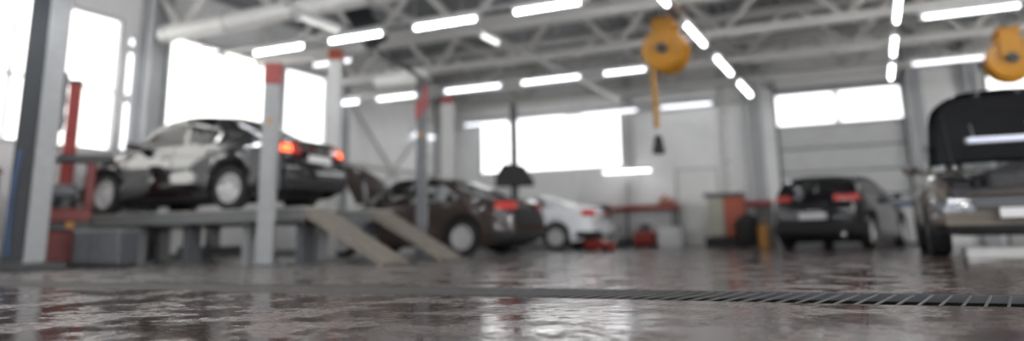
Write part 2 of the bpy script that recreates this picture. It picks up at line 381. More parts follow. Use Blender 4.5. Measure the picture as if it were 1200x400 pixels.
t = thing('duct_drum', 'short fat white duct section hanging between two ceiling light rows', 'duct', (-8.72, 12.1, 3.42))
MB().tube([(0, 0, 0), (1.05, 0, 0)], .19, 20).build('drum', M_duct, t)
for q in (.2, .85): MB().tube([(q, 0, .15), (q, 0, 1.9)], .012, 6).build('hanger', M_steel, t)
t = thing('unit_heater', 'black ceiling heater box with beige covers hanging under nearest truss', 'heater', (-8.1, 10.75, 4.25))
Rh = Matrix.Rotation(math.radians(-35), 4, 'Y') @ Matrix.Rotation(math.radians(20), 4, 'Z')
MB().box(-.22, .22, -.3, .3, -.42, .42, .03, Rh).build('housing', M_dark, t)
MB().box(-.95, -.3, -.22, .22, -.05, .1, .04, Matrix.Rotation(math.radians(-14), 4, 'Y')).build('cover', M_duct, t)
MB().box(.0, .45, -.25, .2, .30, .42, .04, Matrix.Rotation(math.radians(12), 4, 'Y')).build('cover', M_duct, t)
MB().tube([(0, 0, .3), (0, 0, 1.22)], .025, 8).tube([(-.25, 0, .0), (-.25, 0, 1.22)], .015, 8).build('hanger', M_steel, t)

# ------------------------------------------------------------------ light fittings
ORD = ['first', 'second', 'third', 'fourth', 'fifth', 'sixth']
def fixture(label, group, p, q, m=M_tube, r=.035):
    p = Vector(p); q = Vector(q); d = q - p; L = d.length
    t = thing('ceiling_light', label, 'light', p, 0, group)
    rot = d.to_track_quat('X', 'Z').to_matrix().to_4x4()
    MB().box(0, L, -.05, .05, .0, .07, .01, rot).build('housing', M_lgrey, t)
    o = MB().tube([rot @ Vector((.02, 0, -.03)), rot @ Vector((L - .02, 0, -.03))], r, 10).build('tube', m, t)
    for e in (0, L - .05): MB().box(e, e + .05, -.04, .04, -.07, .0, .005, rot).build('end_cap', M_lgrey, t)
    return t
def rail(label, p, q, ztop, n):
    p = Vector(p); q = Vector(q); t = thing('light_rail', label, 'rail', p, 0, 'rails carrying the ceiling lights')
    d = q - p; s = .025; mb = MB()
    if abs(d.x) > abs(d.y): mb.box(0, d.x, -s, s, 0, .05)
    else: mb.box(-s, s, 0, d.y, 0, .05)
    mb.build('channel', M_steel, t, smooth=0)
    for i in range(n):
        c = d * ((i + .5) / n); MB().tube([c + Vector((0, 0, .05)), c + Vector((0, 0, ztop - p.z))], .008, 6).build('hanger', M_steel, t)
    return t
ZR = 3.92; ZH = 3.85
rowA = [(-12.15, -11.05), (-10.28, -9.03), (-8.50, -7.3), (-6.71, -5.45), (-4.84, -3.65)]
rowB = [(-12.25, -11.6), (-11.1, -9.87), (-9.1, -7.53), (-7.06, -5.55), (-5.06, -4.05)]
rowC = [(-11.4, -9.85), (-9.6, -7.9), (-7.5, -5.72), (-5.12, -3.62)]
for nm, row, y in (('nearest', rowA, 10.27), ('middle', rowB, 15.34), ('farthest', rowC, 20.42)):
    for i, (a, b) in enumerate(row):
        fixture('white tube light, %s from left wall in the %s row across the hall' % (ORD[i], nm), '%s row of tube lights across the hall' % nm, (a, y, ZH), (b, y, ZH), M_tube if nm == 'nearest' else M_tubemid if nm == 'middle' else M_tubedim)
    rail('thin steel rail carrying the %s row of tube lights across the hall' % nm, (row[0][0], y, ZR), (row[-1][1], y, ZR), ZC, 6)
for nm, y in (('added fill row just out of view above the lifts', 5.15), ('added fill row behind the camera', 0.)):  # invented lamp rows, added out of view to light the hall and cars
    for i in range(8):
        a = -11.6 + i * 2.35; fixture('white tube light in the %s' % nm, '%s of tube lights' % nm, (a, y, ZH), (a + 1.5, y, ZH), M_tubefill)
    rail('thin steel rail of the %s of tube lights' % nm, (-11.6, y, ZR), (6.3, y, ZR), ZC, 6)
fixture('short white tube light on left wall near the crossed braces', 'wall tube lights', (XL + .1, 18.95, 3.5), (XL + .1, 20.3, 3.52), M_tubedim)
for i, (a, b) in enumerate(((-9.98, -9.5), (-9.22, -8.98))):
    fixture('small tube light %s the top of the tall red-capped post' % ('left of', 'right of')[i], 'short lights by the red-capped post', (a, 11.6, ZH), (b, 11.6, ZH), M_tubedim)
rail('thin steel rail carrying two short lights by red-capped post', (-9.98, 11.6, ZR), (-8.95, 11.6, ZR), ZC, 2)
for nm, x, segs, m in (('lengthwise row over the amber reel', -2.55, [(9.2, 11.08), (12.17, 13.9), (14.85, 16.83), (17.7, 19.8)], M_tube),
                       ('lengthwise row over the right-hand bay', .70, [(11.4, 13.92), (14.83, 16.63), (17.4, 19.22)], M_tube)):
    for i, (a, b) in enumerate(segs):
        fixture('white tube light, %s from camera in the %s' % (ORD[i], nm), nm, (x, a, ZH), (x, b, ZH), m)
    rail('thin steel rail carrying the %s' % nm, (x, segs[0][0], ZR), (x, segs[-1][1], ZR), ZC, 5)
fixture('single short dim tube light pointing into hall, middle of ceiling', 'single dim lights', (-6.02, 11.35, ZH + .07), (-6.02, 12.12, ZH + .07), mat('lamp_tube_pale', (.95, .95, .93), .4, emit=.5))
rail('dark thin rail carrying single short dim light in middle of ceiling', (-6.02, 10.5, ZR + .07), (-6.02, 19.6, ZR + .07), ZC, 5)
fixture('single dim tube light pointing into hall, beside the black heater', 'single dim lights', (-7.94, 8.82, ZH), (-7.94, 9.84, ZH), mat('lamp_tube_faint', (.95, .95, .93), .4, emit=.10))
rail('short rail carrying the dim light beside the black heater', (-7.94, 8.5, ZR), (-7.94, 9.86, ZR), ZC, 1)
for nm, y in (('upper', 13.82), ('lower', 17.8)):
    fixture('long white tube light over the open-bonnet car, %s of two' % nm, 'long lights over the open-bonnet car', (1.05, y, ZH), (2.5, y, ZH), M_tubemid if nm == 'upper' else M_tubedim)
    rail('thin rail of the %s long light over the open-bonnet car' % nm, (1.05, y, ZR), (2.5, y, ZR), ZC, 2)
fixture('low white tube light above the red workbench', 'bench light', (-6.87, 20.40, 2.12), (-5.40, 20.40, 2.12), M_tubemid)
for i, (y, z0, z1) in enumerate(((9.27, 3.98, 4.18), (9.27, 3.02, 3.90), (9.27, 1.98, 2.94))):
    fixture('upright tube light on left wall column, %s of three' % ('topmost', 'middle', 'lowest')[i], 'upright lights on the left wall', (XL + .08, y, z0), (XL + .08, y, z1), M_tubedim)
fixture('upright tube light in front of the second left window', 'upright lights on the left wall', (XL + .08, 11.03, 3.02), (XL + .08, 11.03, 4.38))

# ------------------------------------------------------------------ drain
t = thing('floor_drain', 'long dark drain channel with slanted pale grate bars across the wet floor', 'drain', (0, G0, 0))
x0, x1, gw = XL, XR, G1 - G0
MB().box(x0, x1, 0, gw, -.2, -.17).box(x0, x1, 0, .01, -.17, 0).box(x0, x1, gw - .01, gw, -.17, 0).build('channel', mat('drain_dark', (.006, .006, .006), .9, noise=.2), t, smooth=0)
mb = MB(); x = -9.0
while x < 4.5:
    c = Vector((x, .012, 0)); d = .13 * gw / .9
    vs = [(x, .015, -.008), (x + .011, .015, -.008), (x + d + .011, gw - .015, -.008), (x + d, gw - .015, -.008)]
    vs += [(a, b, -.002) for a, b, c in vs]
    mb.add(vs, [(3, 2, 1, 0), (4, 5, 6, 7), (0, 1, 5, 4), (1, 2, 6, 5), (2, 3, 7, 6), (3, 0, 4, 7)]); x += .0845
g = mb.build('grate', mat('grate_bar', (.10, .095, .092), .45, .6, noise=.2), t, smooth=0)
MB().box(x0, x1, .01, .022, -.04, -.001).box(x0, x1, gw - .022, gw - .01, -.04, -.001).box(x0, x1, gw * .5 - .01, gw * .5 + .01, -.045, -.031).build('grate_frame', M_dgrey, t, smooth=0)

# ------------------------------------------------------------------ cars
def lerp(a, b, t): return a + (b - a) * t
def smooth(t): t = max(0, min(1, t)); return t * t * (3 - 2 * t)
def curve(pts):
    def f(x):
        if x <= pts[0][0]: return pts[0][1]
        for (a, va), (b, vb) in zip(pts, pts[1:]):
            if x <= b:
                i = pts.index((a, va)); ma = 0 if i == 0 else (vb - pts[i - 1][1]) / (b - pts[i - 1][0])
                j = i + 1; mbb = 0 if j == len(pts) - 1 else (pts[j + 1][1] - va) / (pts[j + 1][0] - a)
                h = b - a; s = (x - a) / h
                return (2 * s**3 - 3 * s**2 + 1) * va + (s**3 - 2 * s**2 + s) * h * ma + (-2 * s**3 + 3 * s**2) * vb + (s**3 - s**2) * h * mbb
        return pts[-1][1]
    return f

def make_wheel(parent, x, y, R, side, w=.2, spokes=5):
    # tyre is the part, rim and disc are sub-parts; side = +1 left, -1 right
    M = Matrix.Translation((x, y, R)) @ Matrix.Rotation(-PI / 2 * side, 4, 'X')
    ri = R * .68; h = w / 2
    ty = MB().lathe([(ri, -h * .8), (ri + .02, -h), (R - .035, -h), (R - .008, -h * .8), (R, -h * .5), (R, h * .5), (R - .008, h * .8), (R - .035, h), (ri + .02, h), (ri, h * .8), (ri - .015, h * .5), (ri - .015, -h * .5), (ri, -h * .8)], 36, M).build('wheel', M_rubber, parent)
    rm = MB().lathe([(ri - .02, -h * .7), (ri, h * .75), (ri - .012, h * .8), (ri - .03, h * .6), (ri - .035, h * .2)], 36, M)
    for k in range(spokes):
        for dk in (-.13, .13):
            a = 2 * PI * k / spokes; Rk = M @ Matrix.Rotation(a, 4, 'Z')
            rm.add([Rk @ Vector(p) for p in ((.03, -.025 + dk * .25, h * .5), (.03, .025 + dk * .25, h * .5), (ri - .02, dk * ri * .9 + .026, h * .74), (ri - .02, dk * ri * .9 - .026, h * .74), (.03, -.03 + dk * .25, h * .25), (.03, .03 + dk * .25, h * .25), (ri - .02, dk * ri * .9 + .03, h * .4), (ri - .02, dk * ri * .9 - .03, h * .4))],
                   [(0, 1, 2, 3), (7, 6, 5, 4), (0, 4, 5, 1), (1, 5, 6, 2), (2, 6, 7, 3), (3, 7, 4, 0)])
    rm.lathe([(.07, h * .2), (.07, h * .6), (.05, h * .7), (0, h * .72)], 20, M)
    rm.build('rim', M_alloy, ty)
    MB().lathe([(ri * .8, -.01), (ri * .8, .01)], 28, M).build('brake_disc', M_dgrey, ty)

def car(name, label, pm, S, loc, heading, group=None):
    L, W, R = S['L'], S['W'], S['R']; xr, xf = S['xr'], S['xf']; Ra = R + .055
    ztop = curve(S['ztop']); zbelt = curve(S['zbelt']); sill = S.get('sill', .2)
    ex = S.get('ex', (.55, .75)); ew = S.get('ew', (.17, .24))
    def hwid(x):
        a = max(0, 1 - x / ex[0]) if x < ex[0] else 0; b = max(0, 1 - (L - x) / ex[1]) if x > L - ex[1] else 0
        return W * (1 - ew[0] * a**2.4 - ew[1] * b**2.2)
    def zlow(x):
        z = sill + S.get('rl', .10) * smooth(1 - x / .5) + .04 * smooth(1 - (L - x) / .5)
        for xw in (xr, xf):
            d = abs(x - xw)
            if d < Ra: z = max(z, R + math.sqrt(Ra * Ra - d * d) * .98)
        return z
    def section(x):
        w = hwid(x); zl = zlow(x); zs = zbelt(x); zt = ztop(x); zs = min(zs, zt + .01)
        H = zs - zl
        return [(w * .93, zl), (w * .985, zl + .14 * H), (w, zl + .30 * H), (w * .968, zl + .40 * H), (w * .978, zl + .56 * H), (w * .952, zl + .83 * H), (w * .905, zs), (w * .82, lerp(zs, zt, .45)), (w * .6, lerp(zs, zt, .8)), (w * .3, lerp(zs, zt, .96)), (0, zt)]
    def side(x, z):
        s = section(max(0, min(L, x)))[:7]
        for (y0, z0), (y1, z1) in zip(s, s[1:]):
            if z <= z1: return lerp(y0, y1, max(0, min(1, (z - z0) / max(1e-6, z1 - z0))))
        return s[-1][0]
    lr, lf = S.get('lean', (.10, .12))
    def D(p):
        x, y, z = p
        if x < .6: x += (lr * smooth((z - .5) / .5) + .06 * smooth((.38 - z) / .2)) * (1 - max(0, x) / .6) + .10 * (y / W)**2 * max(0, 1 - x / .3)
        if x > L - .7: x -= (lf * smooth((z - .5) / .4) + .07 * smooth((.38 - z) / .2)) * (1 - max(0, L - x) / .7) + .16 * (y / W)**2 * max(0, 1 - (L - x) / .3)
        return (x - L / 2, y, z)
    root = thing(name, label, 'car', loc, heading, group)
    xc, xd, xrf, xrr, zr = S['xc'], S['xd'], S['xrf'], S['xrr'], S['zr']
    xs = sorted({round(L * i / 76, 4) for i in range(77)} | {xw + s * Ra * math.cos(a * PI / 16) for xw in (xr, xf) for s in (1, -1) for a in range(9)} | {xr - Ra - .003, xr + Ra + .003, xf - Ra - .003, xf + Ra + .003, .02, .06, L - .02, L - .06})
    xs = [x for x in xs if 0 <= x <= L]; xs2 = [xs[0]]
    for x in xs[1:]:
        if x - xs2[-1] > .0025: xs2.append(x)
    xs = xs2; mb = MB(); hood = S.get('hood')
    Pl = []
    for x in xs:
        s = section(x); Pl.append([D((x, y, z)) for y, z in s] + [D((x, -y, z)) for y, z in s[-2::-1]])
    n = len(Pl[0])
    def keep(i, j):
        xm = (xs[i] + xs[i + 1]) / 2
        top = 6 <= j < n - 7
        if top and xd + .04 < xm < xc - .02: return False
        if hood and 7 <= j < n - 8 and xc + .12 < xm < L - .05: return False
        return True
    mb.grid(Pl, keep)
    for e in (0, -1):
        c = [Vector(p) for p in Pl[e]]; h = n // 2
        for k in range(h): mb.add([c[k], c[k + 1], c[n - 2 - k], c[n - 1 - k]], [(0, 1, 2, 3)])
    mb.build('body', pm, root, smooth=50)
    # underside and wheel wells
    ub = MB().box(-L / 2 + .35, L / 2 - .35, -W + .26, W - .26, sill - .03, sill + .35, .05)
    ub.box(xr - L / 2 - Ra, xr - L / 2 + Ra, -W + .26, W - .26, sill, .78, .05).box(xf - L / 2 - Ra, xf - L / 2 + Ra, -W + .26, W - .26, sill, .78, .05)
    ub.box(xr - L / 2 + Ra, xf - L / 2 - Ra, -W + .1, W - .1, sill - .02, sill + .12, .03)
    ub.build('underbody', M_under, root)
    # cabin
    yb = .90; tw = S.get('tw', .70)
    def bot(s):
        x = lerp(xd, xc, s); return Vector((x, hwid(x) * yb, zbelt(x)))
    def top(s):
        x = lerp(xrr, xrf, s); return Vector((x, W * (tw - .05 * (2 * s - 1)**2), zr - S['dr'] * (1 - s)**2.2 - S['df'] * s**3 - .035))
    def sp(s, t):
        p = bot(s).lerp(top(s), t); p.y += .045 * math.sin(PI * t); return p
    def sub(cuts, k): return sorted({lerp(a, b, i / k) for a, b in zip(cuts, cuts[1:]) for i in range(k + 1)})
    sc = S.get('sc', [0, .13, .47, .515, .93, 1]); tcuts = [0, .07, .91, 1]
    ss = sub(sc, 4); ts = sub(tcuts, 3)
    def isglass(s, t): return tcuts[1] < t < tcuts[2] and (sc[1] < s < sc[2] or sc[3] < s < sc[4])
    fr = MB()
    for sg in (1, -1):
        P = [[D((p.x, p.y * sg, p.z)) for p in (sp(s, t) for t in ts)] for s in ss]
        mid = lambda i, j: ((ss[i] + ss[i + 1]) / 2, (ts[j] + ts[j + 1]) / 2)
        fr.grid(P, lambda i, j: not isglass(*mid(i, j)))
        MB().grid(P, lambda i, j: isglass(*mid(i, j)) and mid(i, j)[0] < .5).build('side_window', M_glass, root)
        MB().grid(P, lambda i, j: isglass(*mid(i, j)) and mid(i, j)[0] > .5).build('side_window', M_glass, root)
    vs = [-1 + i / 8 for i in range(17)]
    fr.grid([[D((top(s).x, top(s).y * v, top(s).z + .035 * (1 - abs(v)**2.6) + (0 if .02 < s < .98 else 0))) for v in vs] for s in sub([0, 1], 14)])
    vc = [-1, -.94, -.5, 0, .5, .94, 1]; vv = sub(vc, 3); tt = sub([0, .06, .5, .93, 1], 2)
    def scr(b0, t0, bulge):
        def f(v, t):
            b = Vector((b0.x + bulge * (1 - v * v), b0.y * v, b0.z + .03 * (1 - v * v))); q = Vector((t0.x + bulge * .35 * (1 - v * v), t0.y * v, t0.z + .035 * (1 - abs(v)**2.6)))
            return b.lerp(q, t) + Vector((math.copysign(.03, bulge) * math.sin(PI * t), 0, .02 * math.sin(PI * t)))
        return f
    for nm, f in (('windshield', scr(bot(1), top(1), .14)), ('rear_window', scr(bot(0), top(0), -.10))):
        P = [[D(tuple(f(v, t))) for t in tt] for v in vv]
        g = lambda i, j: abs((vv[i] + vv[i + 1]) / 2) < .94 and .06 < (tt[j] + tt[j + 1]) / 2 < .93
        fr.grid(P, lambda i, j: not g(i, j)); MB().grid(P, g).build(nm, M_glass, root)
    fr.build('roof', pm, root, smooth=50)
    # fittings that follow the body
    def band(x1, z0, z1, yin, end, sg, off=.008, nx=8, nz=4):
        P = []
        zz = [lerp(z0, z1, i / nz) for i in range(nz + 1)]
        E = (lambda x: x) if end == 'r' else (lambda x: L - x)
        for i in range(nx, -1, -1): P.append([D((E(x1 * i / nx), sg * (side(E(x1 * i / nx), z) + off), z)) for z in zz])
        o = -off if end == 'r' else off
        for k in range(6):
            P.append([D((E(0) + o, sg * lerp(side(E(0), z) + off, yin, k / 5), z)) for z in zz])
        return MB().grid(P)
    for end, nm in (('r', 'taillight'), ('f', 'headlight')):
        for sg in (1, -1):
            x1, z0, z1, yi = S[nm]
            m_ = M_tail if end == 'r' else M_headl
            if end == 'r' and S.get('lit'): band(.03, z0 + .02, z1 - .03, W * .62, end, sg, .014).build('brake_lamp', M_tailon, root)
            lens = band(x1, z0, z1, yi, end, sg).build(nm, m_, root)
            if end == 'f':
                c = D((L + .004, sg * (yi + .1), (z0 + z1) / 2)); MB().ball((c[0] - .02, c[1], c[2]), .04, .055, .05).build('lamp_bowl', M_chrome, lens)
    for end in 'rf':
        b = band(.42, .27, .27 + S.get('bh', .16), 0, end, 1, .012); b2 = band(.42, .27, .27 + S.get('bh', .16), 0, end, -1, .012)
        b.add(b2.v, b2.f); b.build('bumper', M_rubber, root)
    if S.get('grille'):
        z0, z1, yg = S['grille']; P = [[D((L + .012, v * yg, lerp(z0, z1, k / 3))) for k in range(4)] for v in (-1, -.5, 0, .5, 1)]
        MB().grid(P).build('grille', M_dark, root)
        for sz in (.3, .65):
            zz = lerp(z0, z1, sz); q = [D((L + .02, v * yg * .96, zz + o)) for v in (-1, -.5, 0, .5, 1) for o in (-.015, .015)]
            MB().grid([[q[2 * i], q[2 * i + 1]] for i in range(5)]).build('grille_bar', M_dgrey, root)
    for e, zz in (('r', S['plate'][0]), ('f', S['plate'][1])):
        if zz is None: continue
        xx = -.02 if e == 'r' else L + .025
        c = Vector(D((xx, 0, zz))); MB().box(c.x - .008, c.x + .008, -.26, .26, zz - .056, zz + .056, .006).build('licence_plate', M_plate, root)
    if S.get('trunkpanel'):
        a_, b_ = S['trunkpanel']; P = [[D((-.02, v * .56, lerp(a_, b_, k / 3))) for k in range(4)] for v in (-1, -.5, 0, .5, 1)]
        MB().grid(P).build('trunk_panel', M_rubber, root)
    if S.get('trunkbar'):
        zz = S['trunkbar']; P = [[D((-.014, v * .5, zz + o)) for o in (-.02, .02)] for v in (-1, -.5, 0, .5, 1)]
        MB().grid(P).build('trim_strip', M_chrome, root)
    # doors: seams, handles, mirrors
    for xq in (xc - .12, (xf + xr) / 2 - .12, xr + Ra * .75):
        for sg in (1, -1):
            zz = [lerp(max(zlow(xq) + .08, sill + .1), zbelt(xq), k / 8) for k in range(9)]
            MB().grid([[D((xq + o, sg * (side(xq, z) + .003), z)) for z in zz] for o in (-.006, .006)]).build('door_seam', M_under, root)
    for xq in ((xf + xr) / 2 + .05, xr + Ra * .75 + .1):
        for sg in (1, -1):
            z = zbelt(xq) - .12; y = side(xq, z); c = D((xq, 0, z))
            MB().box(c[0] - .09, c[0] + .09, sg * y - .02, sg * y + .025, z - .016, z + .016, .012).build('door_handle', S.get('hm', pm), root)
    for sg in (1, -1):
        xq = xc - .32; z = zbelt(xq) + .09; c = D((xq, 0, z))
        m_ = MB().ball((c[0], sg * (W + .08), z), .075, .10, .065); m_.tube([(c[0], sg * (W * .9), z - .05), (c[0], sg * (W + .03), z - .02)], .025, 8); m_.build('side_mirror', pm, root)
    # seats, dashboard
    xm = (xf + xr) / 2 - L / 2; zb = sill + .16
    for sg in (1, -1):
        st = MB().box(xm - .15, xm + .35, sg * W * .42 - .23, sg * W * .42 + .23, zb, zb + .3, .06)
        st.box(-.07, .07, -.23, .23, 0, .52, .06, Matrix.Translation((xm - .2, sg * W * .42, zb + .15)) @ Matrix.Rotation(-.25, 4, 'Y'))
        st.box(-.05, .05, -.12, .12, 0, .17, .05, Matrix.Translation((xm - .35, sg * W * .42, zb + .68)) @ Matrix.Rotation(-.2, 4, 'Y')).build('seat', M_seat, root)
    rs = MB().box(xm - 1.05, xm - .6, -W * .72, W * .72, zb, zb + .3, .06).box(-.07, .07, -W * .7, W * .7, 0, .6, .06, Matrix.Translation((xm - 1.05, 0, zb + .15)) @ Matrix.Rotation(-.3, 4, 'Y'))
    rs.build('rear_seat', M_seat, root)
    MB().box(xc - L / 2 - .38, xc - L / 2 + .02, -W * .8, W * .8, zbelt(xc) - .28, zbelt(xc) - .02, .08).build('dashboard', M_seat, root)
    for xw in (xr, xf):
        for sg in (1, -1): make_wheel(root, xw - L / 2, sg * (W - .115), R, sg, S.get('tww', .2), S.get('spokes', 5))
    if S.get('exhaust'):
        MB().tube([(-L / 2 + .03, -W * .6, .27), (-L / 2 + .3, -W * .6, .28)], .035, 12).build('exhaust_pipe', M_chrome, root)
    return root, D

sedan = dict(L=4.30, W=.84, R=.31, xr=.95, xf=3.43, sill=.2,
    ztop=[(0, .93), (.1, 1.0), (.55, 1.05), (1.3, 1.02), (3.0, .99), (3.25, .97), (3.8, .86), (4.15, .74), (4.30, .62)],
    zbelt=[(0, .90), (.1, .96), (.6, .985), (1.4, .96), (3.0, .90), (3.6, .82), (4.1, .70), (4.30, .58)],
    xc=3.12, xd=.62, xrf=2.45, xrr=1.35, zr=1.47, dr=.06, df=.05, taillight=(.24, .78, .93, .36), headlight=(.42, .60, .76, .42),
    plate=(.72, .42), grille=(.42, .56, .5), trunkbar=.86, lit=True)
car('black_sedan', 'black sedan with glowing brake lights raised on the drive-on lift', P_black, sedan, (-10.02, 9.15, .785), PI + .035)[0].scale = (1.075, 1.075, 1.075)
sedan2 = dict(sedan, hood=True, L=4.62, W=.88, R=.33, xr=1.05, xf=3.72, sill=.2, lit=False, xc=3.38, xd=.62, xrf=2.62, xrr=1.55, zr=1.52, dr=.08,
    ztop=[(0, .96), (.1, 1.03), (.6, 1.07), (1.4, 1.03), (3.2, 1.0), (3.5, .97), (4.1, .86), (4.45, .74), (4.62, .62)],
    zbelt=[(0, .93), (.1, .99), (.65, 1.0), (1.5, .97), (3.2, .92), (3.8, .84), (4.4, .70), (4.62, .58)],
    taillight=(.34, .82, .96, .45), headlight=(.45, .62, .76, .42), plate=(None, .42), sc=[0, .15, .46, .505, .93, 1], trunkbar=None, trunkpanel=(.55, .84))
brown_root, D = car('brown_sedan', 'dark brown sedan with raised bonnet standing on the floor behind the ramps', P_brown, sedan2, (-8.02, 12.85, 0), PI)
hatch = dict(L=4.05, W=.86, R=.32, xr=.78, xf=3.3, sill=.22,
    ztop=[(0, .92), (.06, 1.0), (.3, 1.04), (1.3, 1.03), (2.7, 1.0), (3.0, .98), (3.5, .88), (3.9, .76), (4.05, .64)],
    zbelt=[(0, .90), (.06, .97), (.3, 1.0), (1.3, 1.0), (2.7, .94), (3.3, .86), (3.85, .72), (4.05, .60)],
    xc=2.88, xd=.14, xrf=2.25, xrr=.55, zr=1.50, dr=.07, df=.05, tw=.72, taillight=(.30, .86, 1.0, .42), headlight=(.42, .62, .78, .42),
    plate=(.62, .42), grille=(.42, .56, .5), lean=(.05, .12), sc=[0, .14, .45, .49, .93, 1], exhaust=True, bh=.2)
car('white_sedan', 'white car parked behind the brown sedan near the window', P_white, dict(sedan, lit=False, zr=1.36, trunkbar=None, plate=(.40, .42)), (-7.95, 17.25, 0), PI)
crown = dict(hatch, sill=.15, rl=.05, W=.88, L=4.3, xf=3.5, xc=3.05, xrf=2.4, taillight=(.30, .91, 1.02, .40), zr=1.47,
    ztop=[(0, .95), (.06, 1.03), (.3, 1.07), (1.3, 1.03), (2.8, 1.0), (3.15, .98), (3.7, .88), (4.1, .76), (4.3, .64)],
    zbelt=[(0, .92), (.06, .99), (.3, 1.02), (1.3, 1.0), (2.8, .94), (3.5, .86), (4.05, .72), (4.3, .60)])
hd = math.radians(90 - 13)
car('graphite_hatchback', 'dark graphite hatchback seen from behind facing the glazed gate', P_graph, crown, (-1.05 + 2.15 * math.cos(hd), 15.55 + 2.15 * math.sin(hd), 0), hd)
suv = dict(L=4.65, W=.94, R=.36, xr=.95, xf=3.68, sill=.28, hood=True,
    ztop=[(0, 1.0), (.06, 1.08), (.3, 1.12), (1.3, 1.12), (3.1, 1.12), (3.35, 1.11), (4.1, .99), (4.5, .86), (4.65, .71)],
    zbelt=[(0, .98), (.06, 1.05), (.3, 1.08), (1.3, 1.08), (3.0, 1.04), (3.7, .97), (4.4, .84), (4.65, .67)],
    xc=3.28, xd=.14, xrf=2.6, xrr=.5, zr=1.70, dr=.08, df=.05, tw=.72, taillight=(.3, .9, 1.1, .5), headlight=(.5, .51, .67, .50),
    plate=(.7, .50), grille=(.55, .69, .5), lean=(.05, .08), sc=[0, .14, .45, .49, .93, 1], bh=.10, ew=(.14, .16), tww=.24)
suv_root, D = car('champagne_suv', 'champagne crossover facing camera at right with its bonnet open', P_champ, suv, (1.54, 12.32, 0), -PI / 2)
# engine bay and raised bonnet
M_liner = mat('hood_liner', (.008, .009, .011), .75, noise=.3)
def open_bonnet(root, S, pm, deg, hl, hz, hw, zt, prop):
    L = S['L']; e0 = S['xc'] + .1 - L / 2; e1 = L / 2 - .13; k_ = hw / .82
    eb = MB().box(e0, e1, -.72 * k_, .72 * k_, zt - .40, zt - .22, .03)
    eb.box(e0 + .25, e0 + .75, -.28, .32, zt - .3, zt, .05).box(e0 + .1, e0 + .45, .36 * k_, .64 * k_, zt - .3, zt - .04, .04).box(e0 + .15, e0 + .5, -.66 * k_, -.38 * k_, zt - .3, zt - .07, .04)
    for k in range(4): eb.tube([(e0 + .3 + .12 * k, -.35, zt - .07), (e0 + .3 + .12 * k, .0, zt + .04), (e0 + .32 + .12 * k, .3, zt - .04)], .035, 8)
    eb.lathe([(.09, 0), (.09, .06), (0, .07)], 16, Matrix.Translation((e0 + .6, -.5 * k_, zt - .09)))
    eb.build('engine', M_bay, root)
    th = math.radians(deg); hx = e0 + .02
    def hp(u, t, o=0):
        w = hw * (1 - .07 * t - .42 * max(0, (t - .55) / .45)**3); bow = .07 * (1 - u * u)
        px = hx + hl * t * math.cos(th) - math.sin(th) * (bow + o + .05 * math.sin(PI * t)); pz = hz + hl * t * math.sin(th) + math.cos(th) * (bow + o + .05 * math.sin(PI * t))
        return (px, u * w, pz)
    us = [-1 + i / 8 for i in range(17)]; tq = [i / 12 for i in range(13)]
    mb = MB().grid([[hp(u, t, .02) for t in tq] for u in us]).grid([[hp(u, t, 0) for t in tq] for u in us])
    for u in (-1, 1): mb.grid([[hp(u, t, o) for t in tq] for o in (0, .02)])
    for t_ in (0, 1): mb.grid([[hp(u, t_, o) for u in us] for o in (0, .02)])
    hood = mb.build('hood', pm, root)
    MB().grid([[hp(u * .88, .06 + .86 * t, -.015) for t in tq] for u in us]).build('hood_liner', M_liner, hood)
    MB().tube([(e1 - .1, -.76 * hw, zt - .07), hp(-.8, .7, -.02)], .006, 8).build('hood_prop', M_dark, root)
open_bonnet(suv_root, suv, P_black, 62, .98, 1.13, .82, 1.02, True)
open_bonnet(brown_root, sedan2, P_brown, 50, 1.05, 1.0, .74, .90, True)

# ------------------------------------------------------------------ lifts, posts
t = thing('drive_on_lift', 'raised two-runway drive-on lift carrying the black sedan', 'car lift', (-9.5, 9.1, 0))
ztop_ = .785
for yy in (-.76, .76):
    a, b = -2.62, 2.5
    rw = MB().box(a, b, yy - .28, yy + .28, ztop_ - .2, ztop_ - .02, .02).build('runway', mat('runway_grey', (.17, .175, .175), .45, noise=.08), t)
    MB().box(a, b, yy - .29, yy + .29, ztop_ - .02, ztop_, .0).build('deck_plate', M_deck, rw, smooth=0)
    for xx in (-2.35, -1.1, .1, 1.3, 2.3):
        MB().box(xx - .06, xx + .06, yy - .12, yy + .12, 0, ztop_ - .2).box(xx - .16, xx + .16, yy - .2, yy + .2, 0, .03).build('leg', M_grey if xx in (-1.1, 1.3, -2.35) else M_dgrey, t, smooth=0)
    # ramp
    x0_, z0_, x1_, z1_ = b, ztop_ - .03, b + 1.35, .02
    n_ = Vector((z0_ - z1_, 0, x1_ - x0_)).normalized() * .07
    rp = MB().add([(x0_, yy - .28, z0_), (x1_, yy - .28, z1_), (x1_, yy + .28, z1_), (x0_, yy + .28, z0_), (x0_ - n_.x, yy - .28, z0_ - n_.z - .02), (x1_ - .1, yy - .28, 0), (x1_ - .1, yy + .28, 0), (x0_ - n_.x, yy + .28, z0_ - n_.z - .02)],
                  [(0, 1, 2, 3), (7, 6, 5, 4), (0, 4, 5, 1), (1, 5, 6, 2), (2, 6, 7, 3), (3, 7, 4, 0)]).build('ramp', M_ramp, t, smooth=0)
    k = 0
    lip = MB()
    for k in range(9):
        q = Vector((lerp(x0_, x1_, (k + .5) / 9), 0, lerp(z0_, z1_, (k + .5) / 9))); lip.box(q.x - .012, q.x + .012, yy - .27, yy + .27, q.z - .005, q.z + .012)
    lip.build('tread_bars', M_ramp, rp, smooth=0)
MB().box(-2.5, -2.3, -.6, .6, .5, .63, .01).build('cross_beam', M_dgrey, t); MB().box(2.2, 2.4, -.6, .6, .5, .63, .01).build('cross_beam', M_dgrey, t)
MB().box(-.4, -.2, -.6, .6, .12, .26, .01).build('cross_beam', M_dgrey, t)

